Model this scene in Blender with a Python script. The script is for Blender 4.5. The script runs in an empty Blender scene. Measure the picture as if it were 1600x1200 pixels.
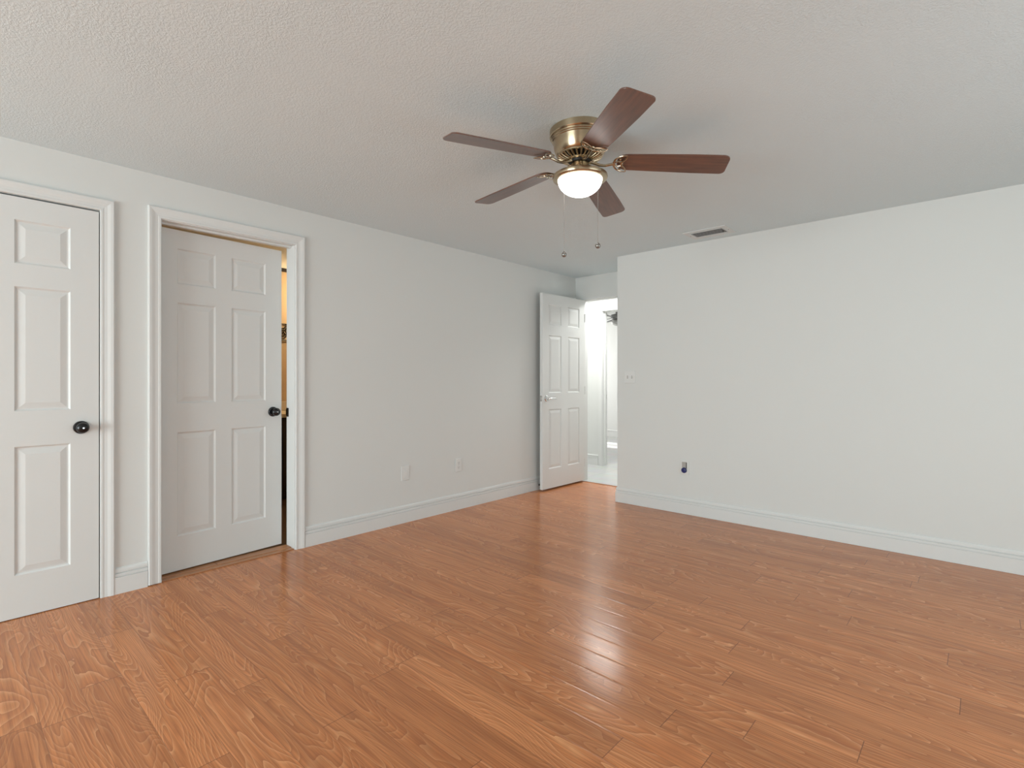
import bpy, bmesh, math, random
from mathutils import Vector, Matrix
random.seed(7)
PI = math.pi
SC = bpy.context.scene
COL = SC.collection

# ------------------------------------------------------------------ camera, world, lights, exposure
F_PX, YAW, HORIZON = 813.22, math.radians(42.228), 591.98
cam_d = bpy.data.cameras.new('camera')
cam_d.sensor_fit = 'HORIZONTAL'
cam_d.sensor_width = 36.0
cam_d.lens = F_PX / 1600 * 36.0
cam_d.shift_y = -(600 - HORIZON) / 1600
cam_d.clip_start = 0.02
cam = bpy.data.objects.new('camera', cam_d)
COL.objects.link(cam)
cam.location = (3.49325, 0.0, 1.16773)
cam.rotation_euler = (PI / 2, 0, YAW)
SC.camera = cam

vs = SC.view_settings
vs.view_transform = 'Standard'
vs.look = 'None'
vs.gamma = 1.0
vs.use_curve_mapping = False
vs.exposure = 0.42

world = bpy.data.worlds.new('daylight')
SC.world = world
world.use_nodes = True
wbg = world.node_tree.nodes['Background']
wbg.inputs['Color'].default_value = (0.80, 0.90, 1.0, 1)
wbg.inputs['Strength'].default_value = 1.0


def area_light(name, loc, direction, sx, sy, power, color=(1, 1, 1), spread=PI):
    d = bpy.data.lights.new(name, 'AREA')
    d.shape = 'RECTANGLE'
    d.size, d.size_y = sx, sy
    d.energy = power
    d.color = color
    d.spread = spread
    o = bpy.data.objects.new(name, d)
    COL.objects.link(o)
    o.location = loc
    o.rotation_euler = Vector(direction).to_track_quat('-Z', 'Y').to_euler()
    return o


# unseen window fill: near one set back to flatten light, side one added
area_light('near_window_fill', (1.95, -3.94, 1.10), (0, 1, 0.12), 2.6, 1.9, 138, (0.835, 0.955, 0.975))
area_light('side_fill_light', (5.24, 2.2, 1.10), (-1, 0.10, 0.0), 2.0, 1.9, 20, (0.835, 0.955, 0.975))
# hallway lamp, far room daylight, bathroom vanity lamp
area_light('hall_lamp', (0.25, 5.53, 2.27), (0, 0, -1), 1.5, 0.35, 31, (0.97, 0.98, 0.96))
area_light('far_room_daylight', (-3.32, 8.0, 1.5), (1, 0, -0.1), 0.8, 1.1, 36, (1.0, 0.99, 0.97))
pl_d = bpy.data.lights.new('vanity_lamp', 'POINT')
pl_d.energy = 15
pl_d.color = (1.0, 0.76, 0.45)
pl_d.shadow_soft_size = 0.06
pl = bpy.data.objects.new('vanity_lamp', pl_d)
COL.objects.link(pl)
pl.location = (-1.72, 2.85, 2.02)
sun_d = bpy.data.lights.new('sun', 'SUN')
sun_d.energy = 6.0
sun_d.angle = math.radians(0.6)
sun = bpy.data.objects.new('sun', sun_d)
COL.objects.link(sun)
sun.rotation_euler = Vector((1.0, 0.0, -0.72)).to_track_quat('-Z', 'Y').to_euler()

# ------------------------------------------------------------------ materials
def new_mat(name):
    m = bpy.data.materials.new(name)
    m.use_nodes = True
    nt = m.node_tree
    return m, nt, nt.nodes['Principled BSDF']


def N(nt, typ, **kw):
    n = nt.nodes.new(typ)
    for k, v in kw.items():
        setattr(n, k, v)
    return n


def plain(name, col, rough=0.5, metal=0.0, bump=0.0, bscale=200.0, spec=0.5, var=0.0, vscale=3.0):
    m, nt, b = new_mat(name)
    b.inputs['Base Color'].default_value = (*col, 1)
    b.inputs['Roughness'].default_value = rough
    b.inputs['Metallic'].default_value = metal
    b.inputs['Specular IOR Level'].default_value = spec
    tc = N(nt, 'ShaderNodeTexCoord')
    if var > 0:
        n = N(nt, 'ShaderNodeTexNoise')
        n.inputs['Scale'].default_value = vscale
        n.inputs['Detail'].default_value = 4
        nt.links.new(tc.outputs['Object'], n.inputs['Vector'])
        r = N(nt, 'ShaderNodeMix', data_type='RGBA')
        r.inputs[6].default_value = (*[c * (1 - var) for c in col], 1)
        r.inputs[7].default_value = (*[min(1, c * (1 + var)) for c in col], 1)
        nt.links.new(n.outputs['Fac'], r.inputs[0])
        nt.links.new(r.outputs[2], b.inputs['Base Color'])
    if bump > 0:
        n = N(nt, 'ShaderNodeTexNoise')
        n.inputs['Scale'].default_value = bscale
        n.inputs['Detail'].default_value = 3
        nt.links.new(tc.outputs['Object'], n.inputs['Vector'])
        bp = N(nt, 'ShaderNodeBump')
        bp.inputs['Strength'].default_value = bump
        bp.inputs['Distance'].default_value = 0.002
        nt.links.new(n.outputs['Fac'], bp.inputs['Height'])
        nt.links.new(bp.outputs['Normal'], b.inputs['Normal'])
    return m


def emit_mat(name, col, strength):
    m, nt, b = new_mat(name)
    b.inputs['Base Color'].default_value = (0.9, 0.9, 0.9, 1)
    b.inputs['Roughness'].default_value = 0.25
    b.inputs['Emission Color'].default_value = (*col, 1)
    b.inputs['Emission Strength'].default_value = strength
    return m


def ceiling_mat():
    m, nt, b = new_mat('knockdown_ceiling')
    b.inputs['Base Color'].default_value = (0.720, 0.808, 0.838, 1)  # cool tint put into the paint to offset warm floor bounce
    b.inputs['Roughness'].default_value = 0.9
    b.inputs['Specular IOR Level'].default_value = 0.2
    tc = N(nt, 'ShaderNodeTexCoord')
    n1 = N(nt, 'ShaderNodeTexNoise')
    n1.inputs['Scale'].default_value = 125
    n1.inputs['Detail'].default_value = 3
    n1.inputs['Distortion'].default_value = 0.6
    nt.links.new(tc.outputs['Object'], n1.inputs['Vector'])
    cr = N(nt, 'ShaderNodeValToRGB')
    cr.color_ramp.elements[0].position = 0.42
    cr.color_ramp.elements[1].position = 0.60
    nt.links.new(n1.outputs['Fac'], cr.inputs['Fac'])
    n2 = N(nt, 'ShaderNodeTexNoise')          # the texture is heavier in some patches
    n2.inputs['Scale'].default_value = 1.6
    nt.links.new(tc.outputs['Object'], n2.inputs['Vector'])
    mp = N(nt, 'ShaderNodeMapRange')
    mp.inputs['From Min'].default_value = 0.35
    mp.inputs['From Max'].default_value = 0.65
    mp.inputs['To Min'].default_value = 0.45
    nt.links.new(n2.outputs['Fac'], mp.inputs['Value'])
    mu = N(nt, 'ShaderNodeMath', operation='MULTIPLY')
    nt.links.new(cr.outputs['Color'], mu.inputs[0])
    nt.links.new(mp.outputs['Result'], mu.inputs[1])
    bp = N(nt, 'ShaderNodeBump')
    bp.inputs['Strength'].default_value = 0.42
    bp.inputs['Distance'].default_value = 0.0025
    nt.links.new(mu.outputs[0], bp.inputs['Height'])
    nt.links.new(bp.outputs['Normal'], b.inputs['Normal'])
    return m


PLANK_W, PLANK_L, PLANK_Y0 = 0.1267, 1.21, 0.105


def laminate_mat():
    m, nt, b = new_mat('orange_brown_laminate')
    L = nt.links.new

    def M(op, a, bb=None, c=None):
        n = N(nt, 'ShaderNodeMath', operation=op)
        for i, v in enumerate((a, bb, c)):
            if v is None:
                continue
            if isinstance(v, (int, float)):
                n.inputs[i].default_value = v
            else:
                L(v, n.inputs[i])
        return n.outputs[0]

    def noise(vec, scale, detail=2, rough=0.5, dist=0.0):
        n = N(nt, 'ShaderNodeTexNoise')
        n.inputs['Scale'].default_value = scale
        n.inputs['Detail'].default_value = detail
        n.inputs['Roughness'].default_value = rough
        n.inputs['Distortion'].default_value = dist
        L(vec, n.inputs['Vector'])
        return n.outputs['Fac']

    def comb(x, y, z):
        n = N(nt, 'ShaderNodeCombineXYZ')
        for i, v in enumerate((x, y, z)):
            if isinstance(v, (int, float)):
                n.inputs[i].default_value = v
            else:
                L(v, n.inputs[i])
        return n.outputs[0]

    def mix(f, a, bb):
        n = N(nt, 'ShaderNodeMix', data_type='RGBA')
        L(f, n.inputs[0])
        for i, v in ((6, a), (7, bb)):
            if isinstance(v, tuple):
                n.inputs[i].default_value = (*v, 1)
            else:
                L(v, n.inputs[i])
        return n.outputs[2]

    tc = N(nt, 'ShaderNodeTexCoord')
    sp = N(nt, 'ShaderNodeSeparateXYZ')
    L(tc.outputs['Object'], sp.inputs[0])
    X, Y = sp.outputs[0], sp.outputs[1]
    yr = M('DIVIDE', M('SUBTRACT', Y, PLANK_Y0), PLANK_W)
    row = M('FLOOR', yr)
    fy = M('FRACT', yr)
    wn = N(nt, 'ShaderNodeTexWhiteNoise', noise_dimensions='1D')
    L(row, wn.inputs['W'])
    xr = M('ADD', M('DIVIDE', X, PLANK_L), M('MULTIPLY', wn.outputs['Value'], 7.0))
    col = M('FLOOR', xr)
    fx = M('FRACT', xr)
    w2 = N(nt, 'ShaderNodeTexWhiteNoise', noise_dimensions='2D')
    L(comb(row, col, 0.0), w2.inputs['Vector'])
    rnd = w2.outputs['Value']
    sc3 = N(nt, 'ShaderNodeSeparateColor')
    L(w2.outputs['Color'], sc3.inputs[0])
    r1, r2, r3 = sc3.outputs[0], sc3.outputs[1], sc3.outputs[2]
    off = M('MULTIPLY', rnd, 37.0)
    # slow field stretched along the plank: its contour lines are the cathedral grain
    v1 = comb(M('MULTIPLY_ADD', X, 1.5, off), M('MULTIPLY_ADD', Y, 7.5, off), off)
    wob = noise(comb(M('MULTIPLY_ADD', X, 9.0, off), M('MULTIPLY', Y, 22.0), off), 1.0, 2, 0.5)
    f1 = noise(v1, 1.0, 1.0, 0.4, 0.5)
    fld = M('ADD', f1, M('MULTIPLY', wob, 0.035))
    swirl = M('ADD', M('MULTIPLY', fld, M('MULTIPLY_ADD', r3, 12.0, 14.0)), M('MULTIPLY', fy, M('MULTIPLY_ADD', r2, 9.0, -1.0)))
    saw = M('FRACT', swirl)
    ring = M('POWER', saw, 5.5)
    fine = noise(comb(M('ADD', M('MULTIPLY', X, 3.5), off), M('MULTIPLY', Y, 150.0), off), 1.0, 3, 0.6)
    broad = noise(comb(M('ADD', M('MULTIPLY', X, 1.2), off), M('MULTIPLY', Y, 14.0), off), 1.0, 3, 0.5)
    speck = noise(comb(M('MULTIPLY', X, 40.0), M('MULTIPLY', Y, 260.0), off), 1.0, 2, 0.5)
    dark = (0.350, 0.122, 0.047)
    base = (0.715, 0.281, 0.108)
    pale = (0.800, 0.405, 0.185)
    mr = N(nt, 'ShaderNodeMapRange')
    mr.inputs['From Min'].default_value = 0.3
    mr.inputs['From Max'].default_value = 0.7
    L(broad, mr.inputs['Value'])
    c0 = mix(mr.outputs[0], (0.610, 0.214, 0.075), base)
    mf = N(nt, 'ShaderNodeMapRange')
    mf.inputs['From Min'].default_value = 0.38
    mf.inputs['From Max'].default_value = 0.66
    mf.inputs['To Max'].default_value = 0.75
    L(fine, mf.inputs['Value'])
    c1 = mix(mf.outputs[0], c0, dark)
    str_ = M('MULTIPLY', ring, M('MULTIPLY_ADD', r1, 0.40, 0.35))
    c2 = mix(str_, c1, pale)
    # the dark side of each growth ring
    dk = M('MULTIPLY', M('POWER', M('SUBTRACT', 1.0, saw), 4.0), 0.55)
    c3 = mix(dk, c2, dark)
    bands = noise(comb(M('MULTIPLY_ADD', X, 0.9, off), M('MULTIPLY_ADD', Y, 26.0, off), off), 1.0, 4, 0.6)
    mb = N(nt, 'ShaderNodeMapRange')
    mb.inputs['From Min'].default_value = 0.47
    mb.inputs['From Max'].default_value = 0.72
    mb.inputs['To Max'].default_value = 0.62
    L(bands, mb.inputs['Value'])
    c3 = mix(mb.outputs[0], c3, (0.360, 0.128, 0.050))
    tint = M('MULTIPLY_ADD', r1, 0.16, 0.92)
    hs = N(nt, 'ShaderNodeHueSaturation')
    L(c3, hs.inputs['Color'])
    L(tint, hs.inputs['Value'])
    # joints
    ey = M('MINIMUM', fy, M('SUBTRACT', 1.0, fy))
    ex = M('MINIMUM', fx, M('SUBTRACT', 1.0, fx))
    jy = M('LESS_THAN', ey, 0.006)
    jx = M('LESS_THAN', ex, 0.0012)
    joint = M('MAXIMUM', M('MULTIPLY', jy, 0.42), M('MULTIPLY', jx, 0.6))
    c4 = mix(joint, hs.outputs['Color'], (0.10, 0.045, 0.028))
    L(c4, b.inputs['Base Color'])
    rg = M('MULTIPLY_ADD', speck, 0.10, 0.15)
    L(rg, b.inputs['Roughness'])
    b.inputs['Specular IOR Level'].default_value = 0.32
    # every plank sits at a slightly different tilt, with eased edges
    tilt = M('MULTIPLY', M('MULTIPLY', M('SUBTRACT', r2, 0.5), 0.0011), fy)
    tiltx = M('MULTIPLY', M('MULTIPLY', M('SUBTRACT', r3, 0.5), 0.0022), fx)
    edge = M('MULTIPLY', M('SMOOTH_MIN', M('MULTIPLY', ey, 18.0), 1.0, 0.5), 0.0004)
    h = M('ADD', M('ADD', tilt, tiltx), M('ADD', edge, M('MULTIPLY', fine, 0.00005)))
    bp = N(nt, 'ShaderNodeBump')
    bp.inputs['Strength'].default_value = 1.0
    bp.inputs['Distance'].default_value = 1.0
    L(h, bp.inputs['Height'])
    L(bp.outputs['Normal'], b.inputs['Normal'])
    return m


def tile_mat():
    m, nt, b = new_mat('pale_grey_tile')
    tc = N(nt, 'ShaderNodeTexCoord')
    br = N(nt, 'ShaderNodeTexBrick')
    br.offset = 0.0
    br.inputs['Color1'].default_value = (0.60, 0.60, 0.59, 1)
    br.inputs['Color2'].default_value = (0.56, 0.56, 0.55, 1)
    br.inputs['Mortar'].default_value = (0.48, 0.48, 0.47, 1)
    br.inputs['Scale'].default_value = 1.0
    br.inputs['Mortar Size'].default_value = 0.004
    br.inputs['Brick Width'].default_value = 0.5
    br.inputs['Row Height'].default_value = 0.5
    nt.links.new(tc.outputs['Object'], br.inputs['Vector'])
    no = N(nt, 'ShaderNodeTexNoise')
    no.inputs['Scale'].default_value = 6
    no.inputs['Detail'].default_value = 6
    nt.links.new(tc.outputs['Object'], no.inputs['Vector'])
    mx = N(nt, 'ShaderNodeMix', data_type='RGBA', blend_type='MULTIPLY')
    mx.inputs[0].default_value = 0.25
    nt.links.new(br.outputs['Color'], mx.inputs[6])
    nt.links.new(no.outputs['Color'], mx.inputs[7])
    nt.links.new(mx.outputs[2], b.inputs['Base Color'])
    b.inputs['Roughness'].default_value = 0.35
    return m


def blade_mat():
    m, nt, b = new_mat('walnut_blade')
    tc = N(nt, 'ShaderNodeTexCoord')
    mp = N(nt, 'ShaderNodeMapping')
    mp.inputs['Scale'].default_value = (5, 60, 5)
    nt.links.new(tc.outputs['Object'], mp.inputs['Vector'])
    n = N(nt, 'ShaderNodeTexNoise')
    n.inputs['Scale'].default_value = 1.0
    n.inputs['Detail'].default_value = 5
    nt.links.new(mp.outputs[0], n.inputs['Vector'])
    cr = N(nt, 'ShaderNodeValToRGB')
    cr.color_ramp.elements[0].position = 0.3
    cr.color_ramp.elements[0].color = (0.075, 0.030, 0.018, 1)
    cr.color_ramp.elements[1].position = 0.7
    cr.color_ramp.elements[1].color = (0.170, 0.068, 0.038, 1)
    nt.links.new(n.outputs['Fac'], cr.inputs['Fac'])
    nt.links.new(cr.outputs['Color'], b.inputs['Base Color'])
    b.inputs['Roughness'].default_value = 0.38
    b.inputs['Specular IOR Level'].default_value = 0.6
    b.inputs['Coat Weight'].default_value = 0.7
    b.inputs['Coat Roughness'].default_value = 0.28
    return m


def brass_mat():
    m, nt, b = new_mat('brushed_antique_brass')
    b.inputs['Base Color'].default_value = (0.50, 0.40, 0.27, 1)
    b.inputs['Metallic'].default_value = 1.0
    b.inputs['Roughness'].default_value = 0.26
    b.inputs['Anisotropic'].default_value = 0.75
    b.inputs['Anisotropic Rotation'].default_value = 0.25
    tg = N(nt, 'ShaderNodeTangent', direction_type='RADIAL', axis='Z')
    nt.links.new(tg.outputs[0], b.inputs['Tangent'])
    tc = N(nt, 'ShaderNodeTexCoord')
    mp = N(nt, 'ShaderNodeMapping')
    mp.inputs['Scale'].default_value = (8, 8, 900)
    nt.links.new(tc.outputs['Object'], mp.inputs['Vector'])
    n = N(nt, 'ShaderNodeTexNoise')
    n.inputs['Scale'].default_value = 1.0
    nt.links.new(mp.outputs[0], n.inputs['Vector'])
    bp = N(nt, 'ShaderNodeBump')
    bp.inputs['Strength'].default_value = 0.12
    bp.inputs['Distance'].default_value = 0.0005
    nt.links.new(n.outputs['Fac'], bp.inputs['Height'])
    nt.links.new(bp.outputs['Normal'], b.inputs['Normal'])
    return m


def glass_mat():
    m, nt, b = new_mat('window_glass')
    out = nt.nodes['Material Output']
    tr = N(nt, 'ShaderNodeBsdfTransparent')
    gl = N(nt, 'ShaderNodeBsdfGlossy')
    gl.inputs['Roughness'].default_value = 0.02
    fr = N(nt, 'ShaderNodeFresnel')
    fr.inputs['IOR'].default_value = 1.45
    mx = N(nt, 'ShaderNodeMixShader')
    nt.links.new(fr.outputs[0], mx.inputs[0])
    nt.links.new(tr.outputs[0], mx.inputs[1])
    nt.links.new(gl.outputs[0], mx.inputs[2])
    nt.links.new(mx.outputs[0], out.inputs['Surface'])
    return m


WALL = plain('wall_paint', (0.735, 0.742, 0.722), 0.75, bump=0.10, bscale=120, spec=0.25, var=0.008, vscale=2.0)
TRIM = plain('trim_paint', (0.745, 0.75, 0.735), 0.45, bump=0.03, bscale=300, spec=0.35, var=0.006)
DOORP = plain('door_paint', (0.735, 0.74, 0.725), 0.45, bump=0.05, bscale=400, spec=0.35, var=0.006)
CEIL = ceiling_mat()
LAM = laminate_mat()
TILE = tile_mat()
BLADE = blade_mat()
BRASS = brass_mat()
IRON = plain('bracket_brass', (0.50, 0.42, 0.31), 0.22, 1.0, bump=0.05, bscale=300)
DARKM = plain('dark_motor_metal', (0.02, 0.018, 0.016), 0.5, 0.6, var=0.1)
DOME = emit_mat('lit_frosted_glass', (1.0, 0.995, 0.98), 2.4)
CHAIN = plain('steel_chain', (0.40, 0.38, 0.35), 0.5, 1.0, var=0.05, vscale=80)
BALL = plain('chain_pull_metal', (0.30, 0.29, 0.27), 0.35, 0.8, var=0.3, vscale=160)
BLACK = plain('oil_rubbed_black', (0.012, 0.012, 0.014), 0.22, 0.3, var=0.1, spec=0.6)
CHROME = plain('polished_chrome', (0.72, 0.72, 0.72), 0.12, 1.0, var=0.03)
PLASTIC = plain('white_plastic', (0.77, 0.77, 0.75), 0.35, var=0.006)
SLOT = plain('slot_shadow_grey', (0.10, 0.10, 0.10), 0.6, var=0.1)
VENTP = plain('vent_enamel', (0.68, 0.71, 0.71), 0.4, var=0.01)
VENTD = plain('duct_shade', (0.12, 0.12, 0.12), 0.8, var=0.1)  # flat dark colour for the shade up in the duct
STRIPW = plain('threshold_wood', (0.42, 0.19, 0.085), 0.35, var=0.12, vscale=25)
BEIGE = plain('beige_bath_paint', (0.60, 0.45, 0.29), 0.7, bump=0.08, bscale=120, var=0.02)
ESPRESSO = plain('espresso_cabinet', (0.022, 0.013, 0.010), 0.45, var=0.15, vscale=12)
COUNTER = plain('cream_counter', (0.72, 0.64, 0.52), 0.3, var=0.05, vscale=30)
BATHFL = plain('brown_bath_tile', (0.11, 0.065, 0.04), 0.4, var=0.12, vscale=6)
BLUE = plain('navy_plastic', (0.012, 0.016, 0.11), 0.3, var=0.1)
GREYP = plain('grey_jack', (0.42, 0.40, 0.37), 0.5, var=0.15, vscale=120)
GREYBL = plain('grey_fan_blade', (0.10, 0.10, 0.10), 0.4, var=0.1)
GREYMT = plain('nickel_fan', (0.30, 0.30, 0.30), 0.3, 0.8, var=0.1)
RUBBER = plain('white_rubber', (0.7, 0.7, 0.68), 0.7, var=0.02)
GLASS = glass_mat()

# ------------------------------------------------------------------ mesh helpers
def finish(name, bm, mat, parent=None, smooth=False, loc=None, rot=None, angle=35):
    me = bpy.data.meshes.new(name)
    bmesh.ops.recalc_face_normals(bm, faces=bm.faces[:])
    bm.to_mesh(me)
    bm.free()
    me.materials.append(mat)
    if smooth:
        me.shade_smooth() if hasattr(me, 'shade_smooth') else None
        try:
            me.set_sharp_from_angle(angle=math.radians(angle))
        except Exception:
            pass
    o = bpy.data.objects.new(name, me)
    COL.objects.link(o)
    if parent:
        o.parent = parent
    if loc:
        o.location = loc
    if rot:
        o.rotation_euler = rot
    return o


def add_box(bm, lo, hi, bevel=0.0):
    r = bmesh.ops.create_cube(bm, size=1.0)
    vs_ = r['verts']
    for v in vs_:
        v.co = Vector([lo[i] + (v.co[i] + 0.5) * (hi[i] - lo[i]) for i in range(3)])
    if bevel > 0:
        es = list({e for v in vs_ for e in v.link_edges})
        bmesh.ops.bevel(bm, geom=es, offset=bevel, segments=2, affect='EDGES', profile=0.5)


def boxes(*bs, bevel=0.0):
    bm = bmesh.new()
    for lo, hi in bs:
        add_box(bm, lo, hi, bevel)
    return bm


def add_lathe(bm, prof, n=48, M=Matrix.Identity(4), cap=True):
    rings = []
    for r, z in prof:
        if r < 1e-6:
            rings.append([bm.verts.new(M @ Vector((0, 0, z)))])
        else:
            rings.append([bm.verts.new(M @ Vector((r * math.cos(2 * PI * k / n), r * math.sin(2 * PI * k / n), z))) for k in range(n)])
    for a, b in zip(rings[:-1], rings[1:]):
        for k in range(n):
            k2 = (k + 1) % n
            if len(a) == 1 and len(b) == 1:
                continue
            if len(a) == 1:
                bm.faces.new((a[0], b[k], b[k2]))
            elif len(b) == 1:
                bm.faces.new((a[k], a[k2], b[0]))
            else:
                bm.faces.new((a[k], a[k2], b[k2], b[k]))
    if cap:
        for rg in (rings[0], rings[-1]):
            if len(rg) > 2:
                try:
                    bm.faces.new(rg)
                except ValueError:
                    pass


def lathe(prof, n=48, M=Matrix.Identity(4), cap=True):
    bm = bmesh.new()
    add_lathe(bm, prof, n, M, cap)
    return bm


def add_tube(bm, pts, rad, n=10, flat=1.0, up=Vector((0, 0, 1))):
    """swept tube; rad may be a list; flat scales the section along 'up'"""
    pts = [Vector(p) for p in pts]
    rings = []
    for i, p in enumerate(pts):
        t = (pts[min(i + 1, len(pts) - 1)] - pts[max(i - 1, 0)]).normalized()
        s = t.cross(up)
        if s.length < 1e-4:
            s = t.cross(Vector((1, 0, 0)))
        s.normalize()
        u = s.cross(t).normalized()
        r = rad[i] if isinstance(rad, (list, tuple)) else rad
        rings.append([bm.verts.new(p + s * (r * math.cos(2 * PI * k / n)) + u * (r * flat * math.sin(2 * PI * k / n))) for k in range(n)])
    for a, b in zip(rings[:-1], rings[1:]):
        for k in range(n):
            bm.faces.new((a[k], a[(k + 1) % n], b[(k + 1) % n], b[k]))
    bm.faces.new(rings[0])
    bm.faces.new(list(reversed(rings[-1])))


def tube(pts, rad, n=10, flat=1.0, up=Vector((0, 0, 1))):
    bm = bmesh.new()
    add_tube(bm, pts, rad, n, flat, up)
    return bm


def add_sweep(bm, prof, path, flip=False):
    """prof: list of (a, b); path: list of (origin, A, B): point = origin + A*a + B*b"""
    rings = [[bm.verts.new(Vector(o) + Vector(A) * a + Vector(B) * b) for a, b in prof] for o, A, B in path]
    n = len(prof)
    for r, s in zip(rings[:-1], rings[1:]):
        for k in range(n):
            bm.faces.new((r[k], r[(k + 1) % n], s[(k + 1) % n], s[k]))
    bm.faces.new(rings[0])
    bm.faces.new(list(reversed(rings[-1])))


def empty(name, loc=(0, 0, 0), rotz=0.0):
    o = bpy.data.objects.new(name, None)
    o.empty_display_size = 0.05
    COL.objects.link(o)
    o.location = loc
    o.rotation_euler = (0, 0, rotz)
    return o


def tag(o, label, cat, group=None):
    o['label'] = label
    o['category'] = cat
    if group:
        o['group'] = group
    return o


def structure(o, label=None, cat=None):
    o['kind'] = 'structure'
    if label:
        o['label'] = label
        o['category'] = cat
    return o


# ------------------------------------------------------------------ room dimensions
H = 2.33
YF = 4.344           # far wall face
YA = 4.942           # alcove back wall face
XA = 0.905           # corner between far wall and alcove
WT = 0.12            # wall thickness
XR, YN = 5.30, -4.00  # right wall and near wall (unseen, set farther out to even the light)
YH0, YH1 = YA + WT, 6.00    # hallway
YR0, YR1 = YH1 + WT, 9.17   # room across the hallway
D1A, D1B, D1H = -0.190, 0.573, 2.055     # closet door opening (leaf)
D2A, D2B, D2H = 0.860, 1.636, 2.080      # bathroom door opening (between jambs)
D3A, D3B, D3H = 0.083, 0.843, 2.066      # hallway door opening
J = 0.018

# floor / ceiling
structure(finish('floor', boxes(((-WT - 0.02, YN, -0.06), (XR, YA + 0.002, 0.0))), LAM),
          'orange-brown wood laminate floor of the empty bedroom', 'floor')
structure(finish('floor_hall', boxes(((-3.5, YA + 0.004, -0.06), (2.5, YR1, 0.0))), TILE),
          'pale grey tile floor of the hallway beyond the open door', 'floor')
structure(finish('floor_bath', boxes(((-2.1, 0.6, -0.06), (-WT - 0.021, 3.5, -0.001))), BATHFL),
          'dark brown bathroom floor behind the ajar door', 'floor')
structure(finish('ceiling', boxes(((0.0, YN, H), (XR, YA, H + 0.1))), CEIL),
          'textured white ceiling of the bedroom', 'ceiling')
structure(finish('ceiling_hall', boxes(((-3.5, YH0, H), (2.5, YR1, H + 0.1))), WALL),
          'white ceiling of the hallway and the room beyond it', 'ceiling')
structure(finish('ceiling_bath', boxes(((-2.1, 0.6, H), (-WT, 3.5, H + 0.1))), WALL),
          'white bathroom ceiling glimpsed over the ajar door', 'ceiling')

# walls -------------------------------------------------------------
CUT1 = (D1A - 0.012, D1B + 0.0045, D1H + 0.010)
CUT2 = (D2A - J, D2B + J, D2H + J)
CUT3 = (D3A - J, D3B + J, D3H + J)
wl = boxes(((-WT, YN, 0), (0, CUT1[0], H)),
           ((-WT, CUT1[0], CUT1[2]), (0, CUT1[1], H)),
           ((-WT, CUT1[1], 0), (0, CUT2[0], H)),
           ((-WT, CUT2[0], CUT2[2]), (0, CUT2[1], H)),
           ((-WT, CUT2[1], 0), (0, YA, H)))
structure(finish('wall_left', wl, WALL), 'white left wall holding the closet and bathroom doors', 'wall')
wf = boxes(((XA, YF, 0), (XR, YH0, H)))
structure(finish('wall_far', wf, WALL), 'wide blank white wall facing the camera', 'wall')
wb = boxes(((-WT, YA, 0), (CUT3[0], YH0, H)),
           ((CUT3[0], YA, CUT3[2]), (CUT3[1], YH0, H)),
           ((CUT3[1], YA, 0), (XA, YH0, H)))
structure(finish('wall_alcove', wb, WALL), 'white wall over the open hallway door at the end of the alcove', 'wall')
# unseen right and near walls; right window added for fill, near one enlarged
W1 = (0.65, 3.25, 0.12, 2.10)
W2 = (1.2, 3.2, 0.12, 2.10)
wn_ = boxes(((-WT, YN - WT, 0), (W1[0], YN, H)), ((W1[1], YN - WT, 0), (XR + WT, YN, H)),
            ((W1[0], YN - WT, 0), (W1[1], YN, W1[2])), ((W1[0], YN - WT, W1[3]), (W1[1], YN, H)))
structure(finish('wall_near', wn_, WALL), 'white wall with a window behind the camera', 'wall')
wr_ = boxes(((XR, YN, 0), (XR + WT, W2[0], H)), ((XR, W2[1], 0), (XR + WT, YH0, H)),
            ((XR, W2[0], 0), (XR + WT, W2[1], W2[2])), ((XR, W2[0], W2[3]), (XR + WT, W2[1], H)))
structure(finish('wall_right', wr_, WALL), 'white wall with an added window to the right of the camera', 'wall')


def window(name, axis, lo, hi, z0, z1, pos, label):
    """white frame with a middle mullion and panes; axis 'x' = wall lies along x"""
    def B(a0, a1, zz0, zz1, d0, d1):
        if axis == 'x':
            return ((a0, pos + d0, zz0), (a1, pos + d1, zz1))
        return ((pos + d0, a0, zz0), (pos + d1, a1, zz1))
    t, mid = 0.05, (lo + hi) / 2
    bm = boxes(B(lo, lo + t, z0, z1, -.03, .03), B(hi - t, hi, z0, z1, -.03, .03),
               B(lo + t, hi - t, z0, z0 + t, -.03, .03), B(lo + t, hi - t, z1 - t, z1, -.03, .03),
               B(mid - t / 2, mid + t / 2, z0 + t, z1 - t, -.03, .03))
    f = structure(finish(name, bm, TRIM), label, 'window')
    for a, b in ((lo + t, mid - t / 2), (mid + t / 2, hi - t)):
        finish('pane', boxes(B(a, b, z0 + t, z1 - t, -.004, .004)), GLASS, f)
    return f


window('window_1', 'x', W1[0], W1[1], W1[2], W1[3], YN - 0.07, 'tall white framed window in the near wall, set back and enlarged for flatter fill')
window('fill_window', 'y', W2[0], W2[1], W2[2], W2[3], XR + 0.07, 'tall white framed window added to the right wall for fill light')

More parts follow.
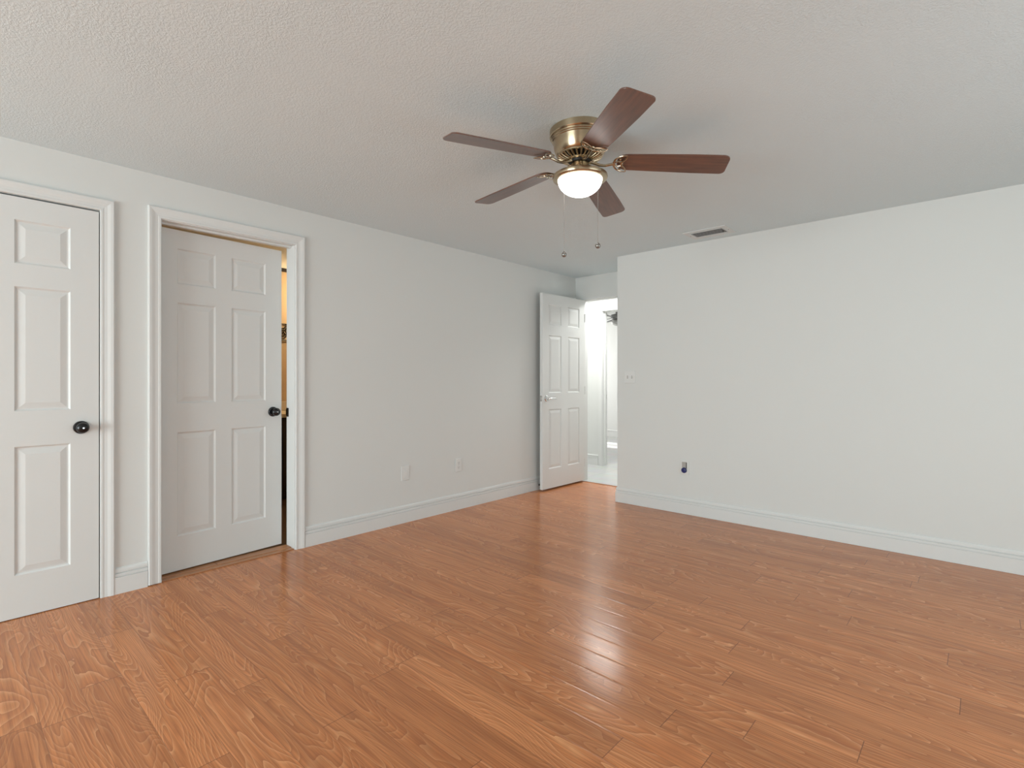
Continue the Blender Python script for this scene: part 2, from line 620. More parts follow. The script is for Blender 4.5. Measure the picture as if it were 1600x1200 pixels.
# hallway, far room and bathroom shells ------------------------------
HX0, HX1, HHT = -0.313, 0.45, 2.076
wh = boxes(((-3.5, YH1, 0), (HX0 - J, YR0, H)), ((HX0 - J, YH1, HHT + J), (HX1 + J, YR0, H)), ((HX1 + J, YH1, 0), (2.5, YR0, H)))
structure(finish('wall_hall_far', wh, WALL), 'bright white hallway wall seen through the open door', 'wall')
structure(finish('wall_hall_left', boxes(((-1.62, YH0, 0), (-1.5, YH1, H))), WALL), 'white end wall of the hallway', 'wall')
structure(finish('wall_hall_right', boxes(((2.38, YH0, 0), (2.5, YH1, H))), WALL), 'white right end wall of the hallway', 'wall')
structure(finish('wall_hall_near', boxes(((-1.5, YA, 0), (-WT, YH0, H))), WALL), 'white hallway wall beside the bedroom', 'wall')
structure(finish('wall_room_far', boxes(((-3.5, YR1, 0), (2.5, YR1 + WT, H))), WALL), 'white far wall of the room across the hallway', 'wall')
W3 = (7.60, 8.36, 0.95, 2.0)
wq = boxes(((-3.62, YR0, 0), (-3.5, W3[0], H)), ((-3.62, W3[1], 0), (-3.5, YR1, H)),
           ((-3.62, W3[0], 0), (-3.5, W3[1], W3[2])), ((-3.62, W3[0], W3[3]), (-3.5, W3[1], H)))
structure(finish('wall_room_left', wq, WALL), 'white window wall of the room across the hallway', 'wall')
structure(finish('wall_room_right', boxes(((2.38, YR0, 0), (2.5, YR1, H))), WALL), 'white right wall of the room across the hallway', 'wall')
window('window_3', 'y', W3[0], W3[1], W3[2], W3[3], -3.56, 'white framed window of the room across the hallway')
structure(finish('wall_bath_far', boxes(((-2.1, 0.6, 0), (-1.98, 3.5, H))), BEIGE), 'warm beige bathroom wall seen through the door gap', 'wall')
structure(finish('wall_bath_left', boxes(((-1.98, 0.6, 0), (-WT, 0.72, H))), BEIGE), 'beige side wall of the bathroom', 'wall')
structure(finish('wall_bath_right', boxes(((-1.98, 3.38, 0), (-WT, 3.5, H))), BEIGE), 'beige end wall of the bathroom', 'wall')
structure(finish('trim_bath', boxes(((-1.98, 0.72, H - 0.035), (-1.955, 3.38, H))), ESPRESSO), 'dark border along the top of the bathroom wall', 'trim')

# baseboards ----------------------------------------------------------
BP = [(0, 0), (0.014, 0), (0.014, 0.0895), (0.0070, 0.0900), (0.0070, 0.0940), (0.0125, 0.0955), (0.0120, 0.1085), (0.0035, 0.1095), (0.0035, 0.1140), (0.0092, 0.1150),
      (0.0098, 0.118), (0.0085, 0.130), (0.005, 0.138), (0, 0.140)]


def baseboard(name, path, label):
    bm = bmesh.new()
    add_sweep(bm, BP, path)
    return structure(finish(name, bm, TRIM), label, 'baseboard')


U = (0, 0, 1)
baseboard('baseboard_left', [((0, 1.706, 0), (1, 0, 0), U), ((0, YA, 0), (1, 0, 0), U)], 'white baseboard along the left wall up to the alcove')
baseboard('baseboard_between', [((0, 0.640, 0), (1, 0, 0), U), ((0, 0.790, 0), (1, 0, 0), U)], 'short white baseboard between the two left doors')
baseboard('baseboard_far', [((XR, YF, 0), (0, -1, 0), U), ((XA, YF, 0), (-1, -1, 0), U), ((XA, YA, 0), (-1, 0, 0), U)],
          'white baseboard along the wide blank wall')
baseboard('baseboard_hall', [((-1.5, YH1, 0), (0, -1, 0), U), ((HX0 - 0.058, YH1, 0), (0, -1, 0), U)], 'white baseboard along the hallway wall')
baseboard('baseboard_room', [((-3.5, YR1, 0), (0, -1, 0), U), ((2.38, YR1, 0), (0, -1, 0), U)], 'white baseboard of the room across the hallway')

# door casings and jambs ------------------------------------------------
def casing_profile(w):
    return [(0, 0), (0, 0.009), (0.003, 0.0115), (0.012, 0.0115), (0.016, 0.010), (0.030, 0.0115), (w - 0.018, 0.016), (w - 0.006, 0.0175), (w, 0.014), (w, 0)]


def casing(name, ya, yb, zh, w, label, z0=0.0):
    """casing on the left wall (x = 0) around y in [ya, yb], head at zh"""
    n = (1, 0, 0)
    path = [((0, ya, z0), (0, -1, 0), n), ((0, ya, zh), (0, -1, 1), n), ((0, yb, zh), (0, 1, 1), n), ((0, yb, 0.0), (0, 1, 0), n)]
    bm = bmesh.new()
    add_sweep(bm, casing_profile(w), path)
    return structure(finish(name, bm, TRIM), label, 'door casing')


casing('trim_1', CUT1[0], CUT1[1] + 0.001, CUT1[2], 0.062, 'white casing around the closed closet door')
casing('trim_2', D2A - 0.004, D2B + 0.004, D2H + 0.004, 0.064, 'white casing around the ajar bathroom door', 0.006)


def jamb(name, bs, label, mat=TRIM):
    return structure(finish(name, boxes(*bs), mat), label, 'door jamb')


X0, X1_ = -WT, 0.0
SX0, SX1 = -0.078, -0.045
j2 = jamb('trim_3', [((X0, D2A - J, 0), (X1_, D2A, D2H)), ((X0, D2B, 0), (X1_, D2B + J, D2H)), ((X0, D2A - J, D2H), (X1_, D2B + J, D2H + J)),
                     ((SX0, D2A, 0.012), (SX1, D2A + 0.009, D2H - 0.009)),
                     ((SX0, D2A, D2H - 0.009), (SX1, D2B, D2H))],
          'white jamb inside the bathroom doorway')
finish('strike_plate', boxes(((-WT - 0.001, D2B - 0.0025, 0.905), (-0.088, D2B + 0.0005, 0.965)), ((-WT - 0.006, D2B - 0.003, 0.915), (-WT, D2B + 0.004, 0.955))), BLACK, j2)
jamb('trim_4', [((D3A - J, YA + 0.001, 0), (D3A, YH0, D3H)), ((D3B, YA + 0.001, 0), (D3B + J, YH0, D3H)), ((D3A - J, YA + 0.001, D3H), (D3B + J, YH0, D3H + J)),
                ((D3A, YA + 0.045, D3H - 0.010), (D3B, YA + 0.08, D3H)), ((D3B - 0.01, YA + 0.045, 0), (D3B, YA + 0.08, D3H - 0.010))],
     'white jamb of the open hallway door')
j5 = jamb('trim_5', [((HX0 - J, YH1, 0), (HX0, YR0, HHT)), ((HX1, YH1, 0), (HX1 + J, YR0, HHT)), ((HX0 - J, YH1, HHT), (HX1 + J, YR0, HHT + J)),
                     ((HX0 - 0.054, YH1 - 0.014, 0), (HX0 - 0.004, YH1, HHT + 0.054)), ((HX1 + 0.004, YH1 - 0.014, 0), (HX1 + 0.054, YH1, HHT + 0.054)),
                     ((HX0 - 0.004, YH1 - 0.014, HHT + 0.004), (HX1 + 0.004, YH1, HHT + 0.054)),
                     ((HX0, YH1 + 0.06, 0.0), (HX0 + 0.01, YH1 + 0.09, HHT)), ((HX0 + 0.01, YH1 + 0.06, HHT - 0.01), (HX1, YH1 + 0.09, HHT))],
          'white casing and jamb of the doorway across the hallway')
finish('strike_plate', boxes(((HX0 - 0.0005, YH1 + 0.092, 0.90), (HX0 + 0.002, YR0 - 0.002, 0.955))), CHROME, j5)
# closet jamb strip behind the closed leaf, dark reveal stays a true gap
jamb('trim_6', [((-WT, CUT1[0] - 0.0, CUT1[2] - 0.001), (-0.001, CUT1[1], CUT1[2]))], 'thin head strip over the closed closet door')
structure(finish('wall_closet', boxes(((-0.80, -0.40, 0), (-0.78, 0.80, H)), ((-0.78, -0.40, 0), (-WT, -0.38, H)), ((-0.78, 0.56 + 0.04, 0), (-WT, 0.62, H)), ((-0.78, -0.38, H - 0.02), (-WT, 0.60, H)), ((-0.78, -0.38, -0.05), (-WT - 0.03, 0.60, -0.002))), WALL),
          'inside walls of the closet behind the closed door', 'wall')

# bathroom threshold of laminate strips
st = structure(finish('trim_7', boxes(((-0.125, D2A + 0.001, 0), (-0.046, 1.168, 0.010)), ((-0.125, 1.170, 0), (-0.046, D2B - 0.001, 0.010)), ((-0.045, D2A + 0.001, 0), (-0.004, D2B - 0.001, 0.006)), bevel=0.002), STRIPW),
               'orange wood threshold strip under the ajar bathroom door', 'threshold')
structure(finish('trim_8', boxes(((D3A, YA - 0.006, 0), (D3B, YA + 0.006, 0.004)), bevel=0.001), STRIPW), 'thin wood edge strip between bedroom laminate and hallway tile', 'threshold')

# ------------------------------------------------------------------ six panel doors
DT = 0.035


def six_panel(W, Hd, us=None):
    u = us or [0.108, 0.318, 0.434, 0.648]
    zs = [0.205, 0.830, 1.003, 1.610, 1.722, 1.935]
    k = Hd / 2.045
    zs = [z * k for z in zs]
    ux = [0] + u + [W]
    zx = [0] + zs + [Hd]
    bm = bmesh.new()
    steps = [(0.0, 0.0), (0.004, 0.004), (0.008, 0.0075), (0.014, 0.0075), (0.040, 0.0015)]

    def face(pts):
        bm.faces.new([bm.verts.new(Vector(p)) for p in pts])

    for side in (0, 1):
        y0 = 0.0 if side == 0 else DT
        sg = 1.0 if side == 0 else -1.0
        for i in range(5):
            for jx in range(7):
                a0, a1, b0, b1 = ux[i], ux[i + 1], zx[jx], zx[jx + 1]
                if i in (1, 3) and jx in (1, 3, 5):
                    prev = None
                    for ins, dep in steps:
                        y = y0 + sg * dep
                        r = [(a0 + ins, y, b0 + ins), (a1 - ins, y, b0 + ins), (a1 - ins, y, b1 - ins), (a0 + ins, y, b1 - ins)]
                        if prev:
                            for q in range(4):
                                face([prev[q], prev[(q + 1) % 4], r[(q + 1) % 4], r[q]])
                        prev = r
                    face(prev)
                else:
                    face([(a0, y0, b0), (a1, y0, b0), (a1, y0, b1), (a0, y0, b1)])
    for i in range(5):
        for z in (0, Hd):
            face([(ux[i], 0, z), (ux[i + 1], 0, z), (ux[i + 1], DT, z), (ux[i], DT, z)])
    for jx in range(7):
        for uu in (0, W):
            face([(uu, 0, zx[jx]), (uu, 0, zx[jx + 1]), (uu, DT, zx[jx + 1]), (uu, DT, zx[jx])])
    bmesh.ops.remove_doubles(bm, verts=bm.verts[:], dist=1e-5)
    return bm


def knob(parent, u, z, mat, both=True):
    """black round knob with rosette, axis along local -Y"""
    prof_r = [(0.0, 0.0), (0.0335, 0.0), (0.0335, 0.004), (0.031, 0.008), (0.020, 0.011), (0.0, 0.011)]
    prof_k = [(0.0, 0.009), (0.0115, 0.009), (0.0105, 0.026), (0.014, 0.031), (0.0235, 0.036), (0.0275, 0.044), (0.0265, 0.052), (0.021, 0.059), (0.011, 0.0635), (0.0, 0.0645)]
    sides = [(0.0, Matrix.Rotation(PI / 2, 4, 'X'))]
    if both:
        sides.append((DT, Matrix.Rotation(-PI / 2, 4, 'X')))
    for y, R in sides:
        k = finish('door_knob', lathe(prof_k, 32, R), mat, parent, True, (u, y, z))
        finish('rosette', lathe(prof_r, 36, R), mat, k, True)
        if y == 0.0:
            finish('key_pin', lathe([(0, 0.0640), (0.0045, 0.0640), (0.004, 0.0662), (0, 0.0662)], 16, R), CHROME, k, True)


d1W = D1B - D1A
d1 = finish('door_1', six_panel(d1W, D1H - 0.004, [0.112, 0.322, 0.437, 0.647]), DOORP, None, False, (0.006, D1A, 0.004), (0, 0, PI / 2))
structure(d1, 'closed white panelled closet door with black knob at the left edge of the photo', 'door')
knob(d1, d1W - 0.073, 0.911, BLACK)

A2 = math.radians(4.7)
d2W = 0.749
d2 = finish('door_2', six_panel(d2W, 2.042, [0.098, 0.316, 0.412, 0.636]), DOORP, None, False, (-0.080, D2A + 0.003, 0.018), (0, 0, PI / 2 + A2))
structure(d2, 'white six-panel bathroom door standing slightly ajar with black knob', 'door')
knob(d2, d2W - 0.062, 0.924, BLACK)
finish('latch_plate', boxes(((d2W - 0.0005, 0.006, 0.895), (d2W + 0.001, 0.029, 0.953))), BLACK, d2)

d3W = 0.752
A3 = math.radians(-91.0)
d3 = finish('door_3', six_panel(d3W, 2.042, [0.108, 0.318, 0.434, 0.648]), DOORP, None, False, (0.126 - DT, YA + 0.004, 0.018), (0, 0, A3))
structure(d3, 'white six-panel hallway door swung wide open with chrome lever', 'door')
for y, sg, nm in ((DT, 1, 'lever'), (0.0, -1, 'lever')):
    R = Matrix.Rotation(-PI / 2 * sg, 4, 'X')
    lv = finish('lever_handle', tube([(0, sg * 0.008, 0), (0, sg * 0.040, 0), (-0.006, sg * 0.048, 0), (-0.03, sg * 0.050, 0.001), (-0.07, sg * 0.049, 0.002), (-0.105, sg * 0.046, 0.0)],
                                     [0.010, 0.009, 0.0095, 0.009, 0.0085, 0.007], 12), CHROME, d3, True, (d3W - 0.063, y, 0.945))
    finish('rosette', lathe([(0, 0), (0.032, 0), (0.032, 0.004), (0.027, 0.010), (0.012, 0.013), (0, 0.013)], 32, R), CHROME, lv, True)
finish('latch_plate', boxes(((d3W - 0.0005, 0.005, 0.915), (d3W + 0.0012, 0.030, 0.975)), ((d3W + 0.001, 0.012, 0.935), (d3W + 0.009, 0.023, 0.955))), CHROME, d3)
for z in (0.20, 1.02, 1.84):
    finish('hinge', lathe([(0, -0.045), (0.0045, -0.045), (0.0045, 0.045), (0, 0.045)], 12), TRIM, d3, True, (0.001, DT + 0.002, z))

# spring door stop on the baseboard behind the open door
ds = tag(empty('door_stop', (0.0142, 4.262, 0.050)), 'small spring door stop on the baseboard behind the open hallway door', 'door stop')
pts = []
for i in range(120):
    a = i / 119 * 2 * PI * 11
    pts.append((0.004 + 0.040 * i / 119, 0.0055 * math.cos(a), 0.0055 * math.sin(a)))
finish('spring', tube(pts, 0.0011, 5), BLACK, ds, True)
finish('base', lathe([(0, 0), (0.011, 0), (0.010, 0.004), (0.006, 0.006), (0, 0.006)], 20, Matrix.Rotation(PI / 2, 4, 'Y')), BLACK, ds, True)
finish('tip', lathe([(0, 0.043), (0.0075, 0.043), (0.0075, 0.053), (0.005, 0.056), (0, 0.056)], 20, Matrix.Rotation(PI / 2, 4, 'Y')), RUBBER, ds, True)

# ------------------------------------------------------------------ wall plates
def plate(name, w, h, label, cat, loc, rotz, group=None):
    """plate in local XZ, facing local -Y"""
    e = tag(empty(name, loc, rotz), label, cat, group)
    bm = bmesh.new()
    add_box(bm, (-w / 2, -0.0062, -h / 2), (w / 2, 0, h / 2), 0.0035)
    finish('cover', bm, PLASTIC, e)
    return e


RL = PI / 2    # plates on the left wall face +x
bpz = plate('blank_plate', 0.080, 0.118, 'blank white cover plate low on the left wall, nearer the bathroom door', 'wall plate', (0, 2.553, 0.400), RL)
finish('insert', boxes(((-0.0165, -0.0075, -0.034), (0.0165, -0.005, 0.034)), bevel=0.0008), PLASTIC, bpz)
op = plate('outlet', 0.074, 0.118, 'white duplex power outlet low on the left wall, nearer the open hallway door', 'outlet', (0, 3.132, 0.395), RL)
for zz in (0.0195, -0.0195):
    bm = bmesh.new()
    add_lathe(bm, [(0, 0), (0.0172, 0), (0.0168, 0.002), (0, 0.002)], 28, Matrix.Translation((0, -0.0052, zz)) @ Matrix.Rotation(PI / 2, 4, 'X'))
    s = finish('socket', bm, PLASTIC, op)
    finish('slot', boxes(((-0.0075, -0.0077, zz - 0.001), (-0.0055, -0.0070, zz + 0.008)), ((0.0055, -0.0077, zz - 0.001), (0.0075, -0.0070, zz + 0.007)),
                         ((-0.0022, -0.0077, zz - 0.010), (0.0022, -0.0070, zz - 0.005))), SLOT, s)
finish('screw', lathe([(0, 0), (0.003, 0), (0.0025, 0.001), (0, 0.001)], 12, Matrix.Translation((0, -0.0055, 0)) @ Matrix.Rotation(PI / 2, 4, 'X')), CHROME, op)

sw = plate('light_switch', 0.116, 0.114, 'white double toggle light switch on the wide wall by the hallway corner', 'light switch', (1.040, YF, 1.184), 0.0)
for sx, up in ((-0.023, -1), (0.023, 1)):
    fr = finish('toggle_frame', boxes(((sx - 0.0062, -0.0066, -0.013), (sx + 0.0062, -0.0050, 0.013))), GREYP, sw)
    bm = bmesh.new()
    add_box(bm, (-0.0042, -0.014, -0.0045), (0.0042, 0.0, 0.0045), 0.001)
    finish('toggle', bm, PLASTIC, fr, False, (sx, -0.005, 0.004 * up), (0.5 * up, 0, 0))
for sx in (-0.023, 0.023):
    for zz in (-0.030, 0.030):
        finish('screw', lathe([(0, 0), (0.003, 0), (0.0025, 0.001), (0, 0.001)], 12, Matrix.Translation((sx, -0.0055, zz)) @ Matrix.Rotation(PI / 2, 4, 'X')), PLASTIC, sw)

cj = plate('cable_outlet', 0.078, 0.120, 'white cable outlet with a dark blue plug on the wide blank wall', 'outlet', (1.572, YF, 0.398), 0.0)
finish('jack', boxes(((-0.022, -0.0085, 0.000), (0.022, -0.0050, 0.050))), GREYP, cj)
finish('jack_slot', boxes(((0.014, -0.0100, -0.006), (0.021, -0.0080, 0.046))), SLOT, cj)
finish('plug', lathe([(0, 0), (0.020, 0), (0.0235, 0.006), (0.0235, 0.014), (0.017, 0.022), (0, 0.025)], 28, Matrix.Translation((-0.001, -0.005, -0.020)) @ Matrix.Rotation(PI / 2, 4, 'X')), BLUE, cj, True)

# ------------------------------------------------------------------ ceiling air vent
VX, VY = 1.878, 4.105
av = tag(empty('air_vent', (VX, VY, H)), 'white ceiling air register with louvres above the wide wall', 'air vent')
fw, fd, ow, od = 0.335, 0.235, 0.245, 0.138
finish('frame', boxes(((-fw / 2, -fd / 2, -0.006), (fw / 2, -od / 2, 0)), ((-fw / 2, od / 2, -0.006), (fw / 2, fd / 2, 0)),
                      ((-fw / 2, -od / 2, -0.006), (-ow / 2, od / 2, 0)), ((ow / 2, -od / 2, -0.006), (fw / 2, od / 2, 0)),
                      ((-ow / 2 - .006, -od / 2 - .006, -0.008), (ow / 2 + .006, -od / 2, -0.006)), ((-ow / 2 - .006, od / 2, -0.008), (ow / 2 + .006, od / 2 + .006, -0.006)),
                      ((-ow / 2 - .006, -od / 2, -0.008), (-ow / 2, od / 2, -0.006)), ((ow / 2, -od / 2, -0.008), (ow / 2 + .006, od / 2, -0.006)), bevel=0.0008), VENTP, av)
finish('duct_shade_plate', boxes(((-ow / 2, -od / 2, -0.0012), (ow / 2, od / 2, -0.0004))), VENTD, av)  # thin dark plate under the ceiling, painted as shade behind the louvres
NL = 7
for i in range(NL):
    y = -od / 2 + od * (i + 0.5) / NL
    bm = bmesh.new()
    add_box(bm, (-ow / 2 + 0.001, -0.0050, -0.0005), (ow / 2 - 0.001, 0.0050, 0.0005))
    finish('louvre', bm, VENTP, av, False, (0, y, -0.0050), (math.radians(17), 0, 0))
finish('damper_lever', boxes(((ow / 2 - 0.014, -0.010, -0.020), (ow / 2 - 0.010, 0.004, -0.004))), SLOT, av)
for sx in (-1, 1):
    finish('screw', lathe([(0, 0), (0.004, 0), (0.003, -0.0015), (0, -0.0015)], 12, Matrix.Translation((sx * (fw / 2 - 0.018), 0, -0.006))), SLOT, av)

# ------------------------------------------------------------------ ceiling fan
FX, FY = 2.090, 2.020


def blade_outline(r0, r1, w0, w1):
    pts = []
    L = r1 - r0
    def arc(cx, cy, r, a0, a1, n=6):
        return [(cx + r * math.cos(a0 + (a1 - a0) * k / n), cy + r * math.sin(a0 + (a1 - a0) * k / n)) for k in range(n + 1)]
    h0, h1 = w0 / 2, w1 / 2
    pts += arc(r0 + 0.05, -h0 + 0.05, 0.05, PI, 1.5 * PI)
    pts += [(r0 + L * .35, -h0 - (h1 - h0) * .5), (r0 + L * .7, -h1)]
    pts += arc(r1 - 0.030, -h1 + 0.030, 0.030, 1.5 * PI, 2 * PI)
    pts += arc(r1 - 0.024, h1 - 0.024, 0.024, 0, .5 * PI)
    pts += [(r0 + L * .7, h1), (r0 + L * .35, h0 + (h1 - h0) * .5)]
    pts += arc(r0 + 0.05, h0 - 0.05, 0.05, .5 * PI, PI)
    return pts


def blade_bm(r0, r1, w0, w1, th=0.006):
    bm = bmesh.new()
    o = blade_outline(r0, r1, w0, w1)
    lo = [bm.verts.new((x, y, 0)) for x, y in o]
    hi = [bm.verts.new((x, y, th)) for x, y in o]
    bm.faces.new(lo)
    bm.faces.new(list(reversed(hi)))
    n = len(o)
    for k in range(n):
        bm.faces.new((lo[k], lo[(k + 1) % n], hi[(k + 1) % n], hi[k]))
    return bm


fan = tag(empty('ceiling_fan', (FX, FY, H)), 'five-blade brass hugger ceiling fan with walnut blades and lit dome light', 'ceiling fan')
# housing fixed to the ceiling
finish('motor_housing', lathe([(0, 0), (0.138, 0), (0.142, -0.003), (0.142, -0.030), (0.139, -0.034), (0.134, -0.035), (0.1335, -0.042), (0.1305, -0.044), (0.130, -0.050),
                               (0.126, -0.052), (0.1245, -0.060), (0.121, -0.085), (0.114, -0.108), (0.108, -0.117), (0.103, -0.119), (0, -0.119)], 72), BRASS, fan, True, (0, 0, 0))
# slotted lower ring: brass ribs over a dark core
finish('motor_core', lathe([(0, -0.118), (0.098, -0.118), (0.052, -0.138), (0.048, -0.152), (0, -0.152)], 48), DARKM, fan, True)
bm = bmesh.new()
for k in range(28):
    a = 2 * PI * k / 28
    c, s = math.cos(a), math.sin(a)
    add_tube(bm, [(0.102 * c, 0.102 * s, -0.119), (0.084 * c, 0.084 * s, -0.130), (0.060 * c, 0.060 * s, -0.139)], [0.0062, 0.0055, 0.0038], 8)
add_lathe(bm, [(0.054, -0.137), (0.064, -0.137), (0.064, -0.142), (0.054, -0.144), (0.054, -0.137)], 48, cap=False)
add_lathe(bm, [(0.098, -0.116), (0.106, -0.116), (0.106, -0.123), (0.098, -0.124), (0.098, -0.116)], 56, cap=False)
finish('vented_ring', bm, BRASS, fan, True)
finish('switch_housing', lathe([(0, -0.150), (0.030, -0.150), (0.040, -0.152), (0.0425, -0.156), (0.0425, -0.184), (0.048, -0.194), (0.064, -0.201), (0, -0.201)], 48), BRASS, fan, True)
RZ = -0.199
ring = finish('light_ring', lathe([(0.044, RZ), (0.085, RZ - 0.002), (0.118, RZ - 0.008), (0.127, RZ - 0.014), (0.1285, RZ - 0.021), (0.126, RZ - 0.029), (0.118, RZ - 0.034),
                                   (0.105, RZ - 0.034), (0.105, RZ - 0.026), (0.044, RZ - 0.012), (0.044, RZ)], 72, cap=False), BRASS, fan, True)
dp = [(0.1035, RZ - 0.028)] + [(0.1035 * math.cos(t), RZ - 0.032 - 0.076 * math.sin(t)) for t in [PI / 2 * k / 14 for k in range(14)]] + [(0, RZ - 0.108)]
finish('lamp_shade', lathe(dp, 64, cap=False), DOME, fan, True)

PITCH = math.radians(11.0)
BZ_ROOT, R_ROOT, R_TIP = -0.1445, 0.172, 0.665
DROOP = math.radians(3.9)
TILT = Matrix.Rotation(math.radians(-1.2), 4, 'X')     # the rotor hangs slightly out of level
iron_me = blade_me = None
for k in range(5):
    az = math.radians(251.0 - 72 * k)
    # blade iron: curved arm and open crescent claw
    bm = bmesh.new()
    add_tube(bm, [(0.047, 0, 0.000), (0.070, 0, -0.008), (0.094, 0, -0.017), (0.120, 0, -0.018), (0.146, 0, -0.011), (0.163, 0, -0.007)], [0.0085, 0.0075, 0.0068, 0.0062, 0.0062, 0.0075], 10)
    horn = []
    for i in range(17):
        t = -1 + 2 * i / 16
        horn.append((0.158 + 0.058 * (abs(t) ** 2.1), 0.060 * math.sin(t * PI / 2), -0.007))
    rad = [0.0022 + 0.0042 * (1 - abs(-1 + 2 * i / 16)) for i in range(17)]
    add_tube(bm, horn, rad, 8, 0.7)
    inner = []
    for i in range(13):
        t = -1 + 2 * i / 12
        inner.append((0.196 + 0.020 * abs(t) ** 1.6 - 0.006 * math.cos(t * PI * 1.5), 0.058 * t, -0.0075))
    add_tube(bm, inner, [0.0022 + 0.0030 * (1 - abs(-1 + 2 * i / 12)) for i in range(13)], 8, 0.7)
    for sg in (-1, 1):
        add_tube(bm, [(0.160, 0.004 * sg, -0.007), (0.176, 0.019 * sg, -0.0075), (0.194, 0.014 * sg, -0.0075)], 0.0034, 8, 0.7)
    for px, py in ((0.196, 0.0), (0.186, 0.036), (0.186, -0.036)):
        add_lathe(bm, [(0, -0.0075), (0.006, -0.0075), (0.005, -0.012), (0, -0.0125)], 12, Matrix.Translation((px, py, 0)))
    M = TILT @ Matrix.Rotation(az, 4, 'Z') @ Matrix.Translation((0, 0, BZ_ROOT)) @ Matrix.Rotation(DROOP, 4, 'Y') @ Matrix.Rotation(-PITCH, 4, 'X')
    ir = finish('blade_iron', bm, IRON, fan, True)
    ir.matrix_local = M
    b = finish('blade', blade_bm(R_ROOT, R_TIP, 0.116, 0.134), BLADE, fan)
    b.matrix_local = M
    bv = b.modifiers.new('bevel', 'BEVEL')
    bv.width = 0.0015
    bv.segments = 2
    bv.limit_method = 'ANGLE'


def pull_chain(px, py, z0, z1):
    bm = bmesh.new()
    n = int((z0 - z1) / 0.0045)
    for i in range(n):
        z = z0 - (i + 0.5) * 0.0045
        add_lathe(bm, [(0, z + 0.0018), (0.0013, z + 0.0009), (0.0013, z - 0.0009), (0, z - 0.0018)], 6, Matrix.Translation((px, py, 0)))
    add_tube(bm, [(px, py, z0), (px, py, z1)], 0.0006, 5)
    c = finish('pull_chain', bm, CHAIN, fan, True)
    finish('pull_ball', lathe([(0, z1 + 0.006), (0.004, z1 + 0.004)] + [(0.0125 * math.sin(t), z1 - 0.0105 + 0.0125 * math.cos(t)) for t in [0.35 + (PI - 0.35) * q / 12 for q in range(12)]] + [(0, z1 - 0.023)], 24, Matrix.Translation((px, py, 0)), cap=False), BALL, c, True)
    return c


def at_view(dx, dd):
    """offset in the fan's frame: dx to the camera's right, dd away from the camera"""
    return (dx * math.cos(YAW) - dd * math.sin(YAW), dx * math.sin(YAW) + dd * math.cos(YAW))


cx_, cy_ = at_view(0.069, -0.090)
pull_chain(cx_, cy_, RZ - 0.030, -0.5515)
cx_, cy_ = at_view(-0.066, 0.085)
pull_chain(cx_, cy_, RZ - 0.030, -0.5495)

# ------------------------------------------------------------------ room across the hallway: its ceiling fan
ff = tag(empty('ceiling_fan', (-1.02, 7.55, H)), 'small dark grey ceiling fan far off through the hallway doorway', 'ceiling fan')
finish('motor_housing', lathe([(0, 0), (0.07, 0), (0.07, -0.03), (0.02, -0.05), (0.018, -0.08), (0.09, -0.10), (0.10, -0.13), (0.09, -0.17), (0.05, -0.19), (0, -0.19)], 32), GREYMT, ff, True)
finish('lamp_shade', lathe([(0, -0.19), (0.06, -0.19), (0.085, -0.22), (0.075, -0.26), (0.04, -0.28), (0, -0.285)], 28), PLASTIC, ff, True)
for k in range(5):
    az = math.radians(282 - 72 * k)
    M = Matrix.Rotation(az, 4, 'Z') @ Matrix.Translation((0, 0, -0.165)) @ Matrix.Rotation(-PITCH, 4, 'X')
    ir = finish('blade_iron', tube([(0.08, 0, 0.01), (0.14, 0, -0.004), (0.20, 0, -0.006)], [0.012, 0.010, 0.018], 8, 0.5), GREYMT, ff, True)
    ir.matrix_local = M
    b = finish('blade', blade_bm(0.17, 0.62, 0.115, 0.14), GREYBL, ff)
    b.matrix_local = M

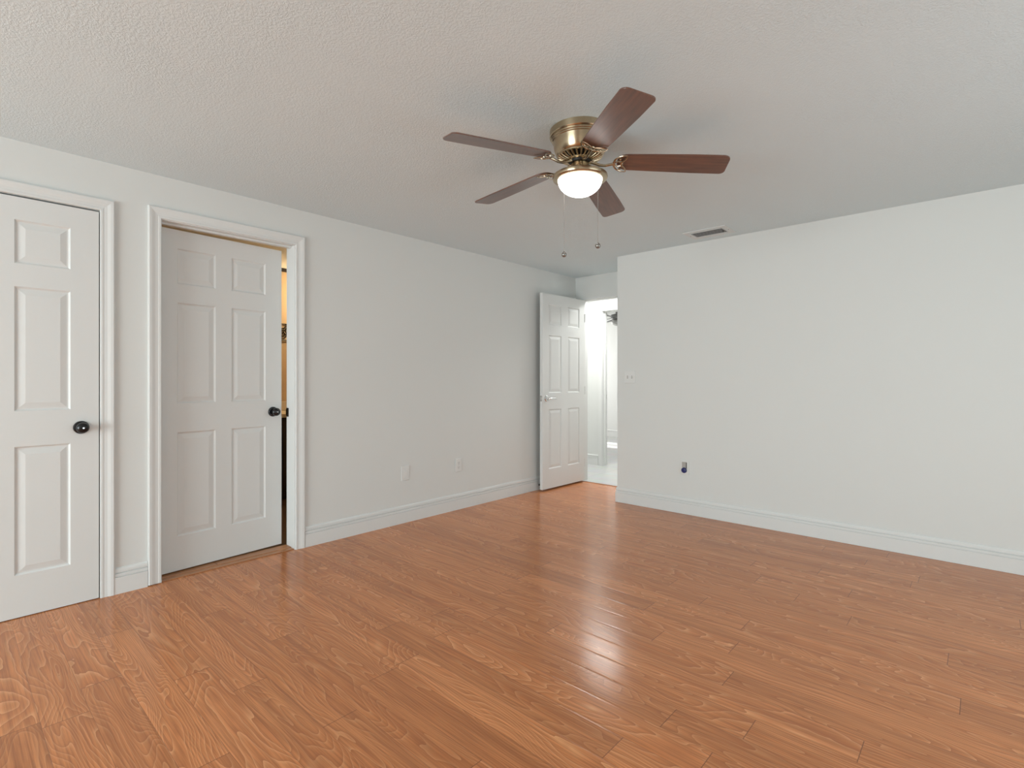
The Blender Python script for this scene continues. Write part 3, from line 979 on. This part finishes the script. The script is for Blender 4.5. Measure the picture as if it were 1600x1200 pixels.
# ------------------------------------------------------------------ bathroom glimpsed through the gap
vn = tag(empty('vanity_cabinet', (-1.73, 2.45, 0)), 'dark espresso bathroom vanity with cream counter behind the ajar door', 'vanity')
finish('body', boxes(((-0.248, -0.75, 0.0), (0.19, 0.75, 0.09)), ((-0.248, -0.75, 0.09), (0.24, 0.75, 0.795))), ESPRESSO, vn)
for yy in (-0.74, -0.245, 0.25):
    dr = finish('cabinet_door', boxes(((0.241, yy + 0.005, 0.10), (0.258, yy + 0.49, 0.785)), bevel=0.003), ESPRESSO, vn)
    finish('knob', lathe([(0, 0), (0.006, 0), (0.006, 0.012), (0.014, 0.018), (0.012, 0.026), (0, 0.028)], 16, Matrix.Translation((0.258, yy + 0.45, 0.66)) @ Matrix.Rotation(PI / 2, 4, 'Y')), BLACK, dr, True)
finish('countertop', boxes(((-0.248, -0.77, 0.796), (0.275, 0.77, 0.832)), ((-0.248, -0.77, 0.832), (-0.228, 0.77, 0.93)), bevel=0.003), COUNTER, vn)
ws = tag(empty('wall_scroll', (-1.979, 2.455, 1.66)), 'black wrought iron scroll ornament on the beige bathroom wall', 'wall decor')
bm = bmesh.new()
for sg in (-1, 1):
    sp_ = []
    for i in range(40):
        a = i / 39 * 2.3 * 2 * PI
        r = 0.010 + 0.052 * i / 39
        sp_.append((0.010, sg * (0.02 + r * math.cos(a) * 0.8), 0.02 * sg + r * math.sin(a)))
    add_tube(bm, sp_, 0.0045, 6, up=Vector((1, 0, 0)))
add_tube(bm, [(0.010, -0.12, 0.085), (0.010, 0.12, 0.085)], 0.005, 6)
add_tube(bm, [(0.010, -0.12, -0.085), (0.010, 0.12, -0.085)], 0.005, 6)
add_tube(bm, [(0.010, -0.12, 0.085), (0.010, -0.12, -0.085)], 0.005, 6)
add_tube(bm, [(0.010, 0.12, 0.085), (0.010, 0.12, -0.085)], 0.005, 6)
for yy in (-0.12, 0.12):
    add_tube(bm, [(0.0, yy, 0.085), (0.012, yy, 0.085)], 0.005, 6)
finish('scrollwork', bm, BLACK, ws, True)
